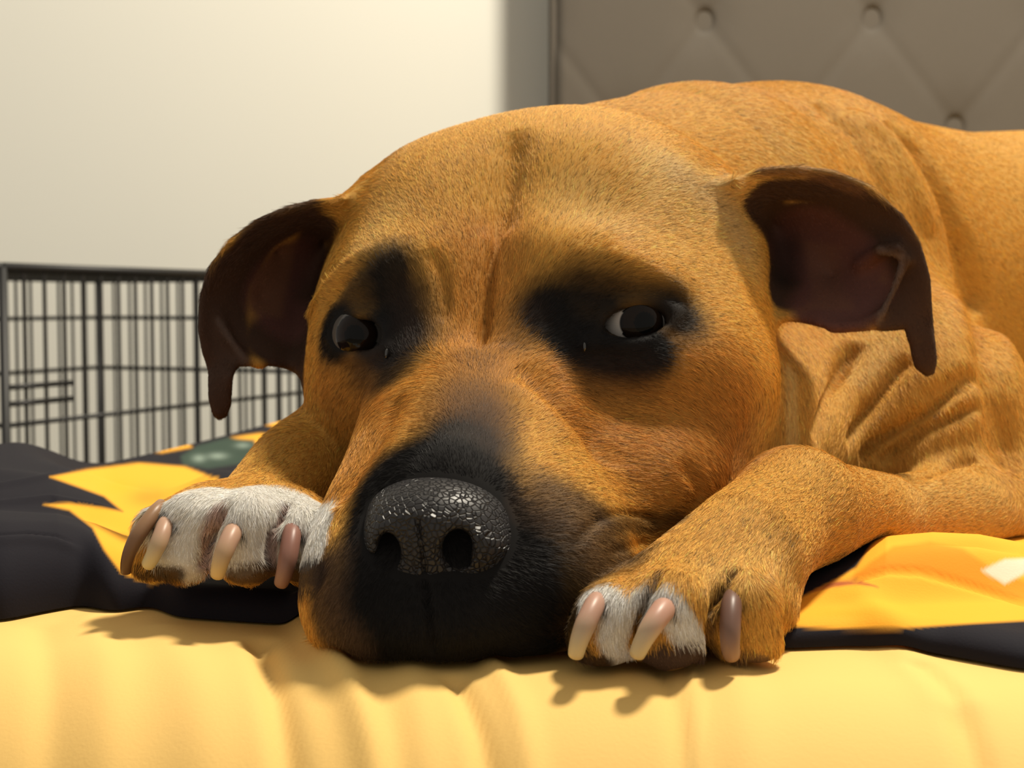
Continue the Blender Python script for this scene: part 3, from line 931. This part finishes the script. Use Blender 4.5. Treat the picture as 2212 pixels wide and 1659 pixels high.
for c in CLAWS:
    _cs += [c[0], c[1], ((c[1][0] + c[2][0]) / 2, (c[1][1] + c[2][1]) / 2), c[2]]
_ch = raymarch(f_dog, _cs)[:, 1].reshape(-1, 4)
for (b0, m0, t0, rr, c0, c1), hd in zip(CLAWS, _ch):
    Db = hd[0]
    ok_ = hd[hd < Db + .02]
    Dm = min(Db - .006, ok_.min() - .0030)
    pts = [Q(*(np.array(b0) * 1.35 - np.array(m0) * .35), Db + .006), Q(*b0, Db - .0005), Q(*m0, Dm), Q(*t0, Dm + .0010)]
    t = np.linspace(0, 1, 22)
    tk = np.array([0, .28, .62, 1.0])
    # smooth curve through the four points
    Pc = np.stack([np.polyval(np.polyfit(tk, [p[i] for p in pts], 3), t) for i in range(3)], -1)
    rc = np.interp(t, tk, rr) * Db / F * .88
    rc[-1] *= .97
    Vt, Ft, n_, m_ = tube_np(Pc, rc, 16, np.array([1.0, 0, 0]))
    ext = []
    ring = Vt[-n_:]; cen = ring.mean(0)
    tipr = cen + (ring - cen) * .86 + (Pc[-1] - Pc[-2]) * .08
    Vt = np.concatenate([Vt, tipr, np.repeat(tipr.mean(0)[None], n_, 0)])
    Ft = np.concatenate([Ft, Ft[-n_:] + n_, Ft[-n_:] + 2 * n_])
    tt = np.concatenate([np.repeat(t, n_), np.ones(2 * n_)])
    w_ = sst(np.clip((tt - .45) / .5, 0, 1))[:, None]
    o = add_part('claw', Vt, Ft, M_claw, np.array(c0) * (1 - w_) + np.array(c1) * w_)

# ------------------------------------------------------------------ short fur
HAIR_N = 500000
GUIDES = [(1000, 950, 8, -50), (940, 1010, 0, -50), (1150, 1080, 55, -15), (1250, 1180, 60, 10), (1150, 1300, 50, 25), (1230, 1350, 45, 25), (760, 1200, -25, 40), (700, 1280, -25, 45), (850, 1060, -35, 25),
    (950, 1390, 5, 45), (820, 1370, -10, 45), (1150, 930, 45, -15), (880, 950, -35, 10), (1040, 850, 0, -50), (1350, 860, 60, 15), (1250, 1000, 55, 10), (1380, 1060, 60, 10), (1450, 930, 55, 30), (1550, 850, 40, 50), (1620, 980, 25, 60), (1640, 700, 40, 40),
    (1500, 480, 60, -5), (1400, 570, 60, -10), (1480, 620, 60, 10), (1300, 600, 45, -30), (1200, 480, 25, -60), (1000, 450, -15, -60), (1050, 620, 0, -60), (1150, 640, 30, -50), (960, 640, -10, -60), (850, 480, -40, -40), (900, 560, -25, -50), (760, 630, -50, -20), (780, 700, -60, -5), (1350, 680, 60, 0), (1250, 690, 40, -10),
    (720, 850, -20, 60), (780, 950, -15, 60), (860, 860, -40, 20), (1200, 270, 15, -40), (1000, 300, -15, -45), (1350, 300, 35, -30),
    (1500, 250, 60, 0), (1700, 320, 60, 30), (1900, 350, 40, 60), (2000, 600, 20, 60), (2150, 500, 40, 40), (2150, 300, 60, 5), (1950, 850, 30, 55), (1800, 900, -10, 60), (2100, 900, 20, 60), (1710, 880, 3, 60),
    (2100, 1120, -60, 10), (1900, 1110, -60, 20), (1700, 1060, -50, 35), (1780, 1150, -40, 50), (1580, 1170, -40, 50), (1500, 1240, -30, 50), (1440, 1310, -10, 50), (1300, 1290, -30, 50), (1340, 1380, 15, 50), (1490, 1370, 30, 45), (1610, 1340, 5, 50), (1680, 1330, 10, 50),
    (620, 980, -40, 35), (450, 1075, -40, 40), (380, 1140, -30, 50), (420, 1190, 30, 50), (520, 1150, 0, 50), (560, 1200, 30, 45), (650, 1120, 10, 50), (680, 1180, 10, 50),
    (600, 480, -50, 10), (450, 650, -5, 60), (475, 850, 0, 60), (1750, 380, 60, 10), (1960, 520, 30, 50), (2010, 700, 0, 60), (690, 470, -40, 5), (1620, 400, 50, -10)]
ga = np.array(GUIDES, float)
g0 = raymarch(f_dog, ga[:, :2])
g1 = raymarch(f_dog, ga[:, :2] + ga[:, 2:] * .35)
gd = g1 - g0
bad = np.abs(gd[:, 1]) > .012
gd[bad, 1] = 0
gd /= np.linalg.norm(gd, axis=1, keepdims=True)
LENS = [  # polyline, radius px, softness, length m
    ([(1000, 900), (950, 1000), (930, 1100), (930, 1350)], 150, 80, .0030), ([(1180, 1150), (1200, 1350)], 80, 80, .0038), ([(760, 1200), (760, 1350)], 80, 60, .0035),
    ([(1280, 700), (1380, 690), (1460, 685)], 60, 50, .0028), ([(780, 720), (840, 720)], 60, 45, .0028), ([(1270, 740), (1300, 665), (1375, 650), (1450, 665), (1470, 680), (1410, 735), (1330, 745)], 7, 9, .0012), ([(715, 722), (775, 680), (838, 720), (835, 755), (770, 768), (715, 722)], 10, 10, .0010),
    ([(640, 540), (540, 640), (500, 760), (620, 730), (560, 700)], 90, 20, .0015), ([(1700, 480), (1830, 500), (1930, 600), (1850, 660), (1750, 620)], 95, 20, .0015),
    ([(476, 800), (476, 900)], 30, 12, .0018), ([(1990, 720), (2000, 800)], 30, 12, .0018),
    ([(340, 1130), (500, 1100), (680, 1140), (600, 1190), (420, 1190)], 50, 25, .0034), ([(1290, 1300), (1450, 1290), (1600, 1290), (1660, 1330), (1480, 1360), (1320, 1370)], 45, 25, .0036),
    ([(350, 1200), (420, 1230), (560, 1245), (680, 1235)], 20, 12, .0015), ([(1290, 1425), (1450, 1425), (1640, 1420)], 22, 14, .0015),
]
_ln = [(hp, r_ * np.median(hp[:, 1]) / F, s_ * np.median(hp[:, 1]) / F, l_) for (pl, r_, s_, l_), hp in zip(LENS, hits_many([g[0] for g in LENS], [len(g[0]) * 2 for g in LENS], f_dog))]
P4 = V[Qd]
nq = np.cross(P4[:, 2] - P4[:, 0], P4[:, 3] - P4[:, 1]); aq = np.linalg.norm(nq, axis=1)
nq = nq / np.maximum(aq, 1e-12)[:, None]
cq = P4.mean(1)
vd = -cq / np.linalg.norm(cq, axis=1, keepdims=True)
fac = (nq * vd).sum(1)
if np.median(fac[cq[:, 1] < .42]) < 0: nq, fac = -nq, -fac
zq = q2w(cq)
free = (zq[:, 2] - zbed(zq[:, 0], zq[:, 1], False)) > .004
dens = aq * np.clip((.42 / cq[:, 1]) ** 2, .10, 1.3) * (fac > -.35) * free * np.where(fac < 0, .5, 1)
cum = np.cumsum(dens); cum /= cum[-1]
pick = np.searchsorted(cum, rng.random(HAIR_N))
a_, b2_ = rng.random((HAIR_N, 1)), rng.random((HAIR_N, 1))
pk = P4[pick]
root = (pk[:, 0] * (1 - a_) + pk[:, 1] * a_) * (1 - b2_) + (pk[:, 3] * (1 - a_) + pk[:, 2] * a_) * b2_
vn = np.zeros_like(V)
for j in range(4): np.add.at(vn, Qd[:, j], nq)
vn /= np.maximum(np.linalg.norm(vn, axis=1, keepdims=True), 1e-9)
vk = vn[Qd[pick]]
hn = (vk[:, 0] * (1 - a_) + vk[:, 1] * a_) * (1 - b2_) + (vk[:, 3] * (1 - a_) + vk[:, 2] * a_) * b2_
hn /= np.maximum(np.linalg.norm(hn, axis=1, keepdims=True), 1e-9)
fl_ = np.zeros_like(root); ws = np.zeros((HAIR_N, 1))
for g, dv_ in zip(g0, gd):
    w_ = 1 / (((root - g) ** 2).sum(1) + .010 ** 2) ** 2
    fl_ += w_[:, None] * dv_; ws += w_[:, None]
fl_ /= ws
fl_ += rng.normal(0, .16, fl_.shape) * np.linalg.norm(fl_, axis=1, keepdims=True)
fl_ -= hn * (fl_ * hn).sum(1, keepdims=True)
fl_ /= np.maximum(np.linalg.norm(fl_, axis=1, keepdims=True), 1e-9)
ln_ = np.full(HAIR_N, .0040)
for hp, r_, s_, l_ in _ln:
    idx, dist, t = polyline_dist(hp, root, r_ + s_)
    if len(idx):
        w_ = 1 - np.clip((dist - r_) / s_, 0, 1)
        ln_[idx] = ln_[idx] * (1 - w_) + w_ * l_
ln_ *= rng.uniform(.65, 1.2, HAIR_N)
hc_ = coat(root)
lum = hc_.mean(1)
val = np.exp(rng.normal(0, .27, HAIR_N))
tip_dark = (rng.random(HAIR_N) < .08) & (lum > .12) & (lum < .5)
hc_ = np.clip(hc_ * val[:, None], 0, .95)
hc_[tip_dark] *= .18
# keep hair off the nose leather and out of the eyes
dn_ = f_nose(root)
keep = (dn_ > .0004)
for e in EYES:
    cc = e['hit'] + np.array([0, .0112, 0])
    keep &= np.linalg.norm(root - cc, axis=1) > .0122
root, hn, fl_, ln_, hc_ = root[keep], hn[keep], fl_[keep], ln_[keep], hc_[keep]
NH = len(root)
lift = rng.uniform(.11, .24, NH)[:, None]
L_ = ln_[:, None]
K = 4
pts = np.zeros((NH, K, 3), np.float32)
qp = [root + fl_ * L_ * (j / (K - 1)) + hn * (L_ * lift * (j / (K - 1) - .45 * (j / (K - 1)) ** 2) - .0002) for j in range(K)]
tipd = f_dog(qp[3])
want = L_[:, 0] * lift[:, 0] * .35
push = np.clip(want - tipd, 0, .004)[:, None]
for j in range(K):
    s_ = j / (K - 1)
    pts[:, j] = q2w(qp[j] + hn * push * s_)
cu = bpy.data.hair_curves.new('fur')
cu.add_curves([K] * NH)
cu.position_data.foreach_set('vector', pts.ravel()) if hasattr(cu, 'position_data') else cu.attributes['position'].data.foreach_set('vector', pts.ravel())
ra = cu.attributes.get('radius') or cu.attributes.new('radius', 'FLOAT', 'POINT')
rd_ = np.tile(np.array([.000048, .000046, .000038, .000014], np.float32), NH)
ra.data.foreach_set('value', rd_)
ca = cu.attributes.new('col', 'FLOAT_COLOR', 'CURVE')
cc_ = np.ones((NH, 4), np.float32); cc_[:, :3] = hc_
ca.data.foreach_set('color', cc_.ravel())
M_hair = new_mat('short_fur', rough=.42, spec=.17, attr='col')
fur = bpy.data.objects.new('fur', cu)
COL.objects.link(fur); cu.materials.append(M_hair)
fur.parent = dog; fur.location = -Vector(dog.location)
fur['label'] = 'short tan coat with dark mask and white toes'; fur['kind'] = 'stuff'
print('fur', NH, time.time() - _t)
npx = np.arange(-260, 2500, 4.0)
Df = blanket_front(npx)
rows = np.concatenate([[-.0035, -.003, -.002, -.001], np.linspace(0, .02, 26)[:-1], np.linspace(.02, .16, 110)[:-1], np.linspace(.16, 1.3, 120)])
PX, RW = np.meshgrid(npx, rows, indexing='ij')
DF = np.repeat(Df[:, None], len(rows), 1)
DD = DF + RW
h = np.maximum(blanket_h(PX, DD), 0)
Xb = (PX - W / 2) / F * DD
Yb = CAM[1] + DD * math.cos(PITCH)
# put the point on the pixel column at world height z
Zb = zbed(Xb, Yb) + .0018 + h
Zb = np.where(RW < -.003, zbed(Xb, Yb) + .0012, Zb)
u_, v_ = bed_uv(Xb, Yb)
over = np.clip(U0 + .012 - u_, 0, None)
push = np.clip(U0 - .012 - u_, 0, None)
Xb = Xb + push * BU[0]; Yb = Yb + push * BU[1]
Zb = Zb - .14 * sst(over / .12) 
Pb = np.stack([Xb, Yb, Zb], -1)
# creases and the stitched hem of the rolled edge
pxg, pyg = q2px(w2q(Pb))
for xs, ys, wd, am in (([-260, 0, 60, 120, 175], [1160, 1156, 1152, 1158, 1180], 3.0, -.0016), ([-260, 0, 60, 120, 190], [1172, 1168, 1164, 1170, 1195], 10.0, .0010), ([-260, 0, 110, 200], [1064, 1050, 1030, 1035], 5.0, .0014), ([-260, 0, 110, 160, 265], [1095, 1088, 1076, 1085, 1104], 5.0, .0014), ([1800, 1850, 1920, 1990, 2080, 2212, 2500], [1262, 1250, 1232, 1236, 1262, 1302, 1340], 6.0, -.0016)):
    ln_ = np.interp(pxg, xs, ys)
    fade = sst((xs[-1] - pxg) / 60.0) * sst((pxg - xs[0]) / 60.0)
    Pb[..., 2] += am * np.exp(-((pyg - ln_) / wd) ** 2) * fade
low_ = Pb.copy(); low_[..., 2] = np.minimum(Pb[..., 2] - .0001, zbed(Pb[..., 0], Pb[..., 1]) + .0009)
blanket_me = closed_grid('blanket', Pb, low_)
px_, py_ = q2px(w2q(Pb.reshape(-1, 3)))
NAVY = np.array([.012, .011, .016]); YEL = np.array([.90, .43, .035]); ORG = np.array([.90, .26, .02]); GRN = np.array([.035, .060, .045]); CRM = np.array([.85, .68, .50])
bc = np.tile(NAVY, (len(px_), 1))
dcol = DD.ravel()
def paint_poly(poly, col, soft=8.0, dmin=0, dmax=9):
    m = (px_ > min(p[0] for p in poly) - 10) & (px_ < max(p[0] for p in poly) + 10) & (py_ > min(p[1] for p in poly) - 10) & (py_ < max(p[1] for p in poly) + 10) & (dcol > dmin) & (dcol < dmax)
    i = np.nonzero(m)[0]
    sd = poly_sd(poly, px_[i], py_[i])
    w_ = np.clip(.5 - sd / soft, 0, 1)[:, None]
    bc[i] = bc[i] * (1 - w_) + w_ * np.asarray(col)
def paint_blob(x, y, rx, ry, col, a=1.0, only=None):
    w_ = a * np.exp(-(((px_ - x) / rx) ** 2 + ((py_ - y) / ry) ** 2))
    if only is not None: w_ = w_ * (np.abs(bc - only).sum(1) < .25)
    bc[:] = bc * (1 - w_[:, None]) + w_[:, None] * np.asarray(col)
paint_poly([(108, 1030), (190, 1014), (300, 1000), (400, 1008), (470, 1035), (520, 1100), (470, 1230), (330, 1262), (262, 1238), (225, 1188), (200, 1140), (150, 1102), (95, 1090), (150, 1087), (220, 1096), (265, 1105), (225, 1072), (170, 1052)], YEL, dmax=.9)
paint_blob(320, 1075, 45, 22, ORG, .75, YEL)
paint_blob(260, 1050, 30, 16, np.array([.95, .40, .02]), .5, YEL)
paint_blob(200, 1120, 40, 20, np.array([.92, .38, .03]), .4, YEL)
paint_poly([(325, 974), (360, 962), (405, 957), (415, 966), (350, 978)], YEL, dmin=.5)
paint_poly([(575, 918), (620, 888), (680, 865), (760, 860), (760, 920), (640, 932)], YEL, dmin=.5)
paint_poly([(500, 945), (560, 936), (640, 940), (600, 970), (540, 968)], YEL, dmin=.5)
paint_poly([(390, 985), (430, 962), (490, 946), (548, 950), (562, 978), (520, 1002), (450, 1012), (395, 1004)], GRN, dmin=.45)
paint_blob(430, 990, 14, 8, np.array([.25, .32, .27]), .8, GRN)
paint_blob(470, 985, 20, 7, np.array([.25, .32, .27]), .8, GRN)
paint_blob(525, 962, 16, 6, np.array([.25, .32, .27]), .7, GRN)
paint_poly([(1660, 1350), (1735, 1288), (1800, 1255), (1850, 1225), (1900, 1150), (1960, 1120), (2040, 1110), (2110, 1110), (2240, 1120), (2400, 1130), (2400, 1335), (2212, 1341), (2100, 1347), (1950, 1357), (1800, 1358)], YEL)
paint_poly([(1840, 1248), (1880, 1215), (1930, 1180), (2010, 1170), (2080, 1185), (2140, 1225), (2300, 1290), (2300, 1310), (2190, 1292), (2080, 1258), (1985, 1232), (1915, 1230)], np.array([.88, .30, .02]), 10)
paint_poly([(1752, 1279), (1800, 1256), (1850, 1252), (1898, 1268), (1850, 1262), (1800, 1268)], np.array([.42, .12, .035]), 6)
paint_blob(1830, 1325, 70, 10, np.array([.92, .36, .02]), .5, YEL)
paint_poly([(2120, 1232), (2170, 1208), (2230, 1205), (2212, 1240), (2170, 1262)], CRM)
# more printed flower heads where the cloth is hidden from the front
xy_ = Pb.reshape(-1, 3)[:, :2]
for cx_, cy_, r_ in ((-.10, .95, .075), (.02, 1.25, .08), (.75, .60, .08), (.62, .95, .08), (.85, 1.2, .08), (.35, 1.35, .08), (.9, .8, .07)):
    dx, dy = xy_[:, 0] - cx_, xy_[:, 1] - cy_
    rr = np.hypot(dx, dy); th = np.arctan2(dy, dx)
    pet = r_ * (.72 + .28 * np.abs(np.cos(th * 6)))
    m = (rr < pet) & (np.abs(bc - NAVY).sum(1) < .05)
    bc[m] = YEL
    bc[(rr < r_ * .35) & m] = np.array([.06, .02, .012])
set_color(blanket_me, np.concatenate([bc, bc]))
blanket = link('blanket', blanket_me, M_blanket)
tag(blanket, 'dark navy blanket printed with yellow sunflowers lying under the dog on the mattress', 'blanket')
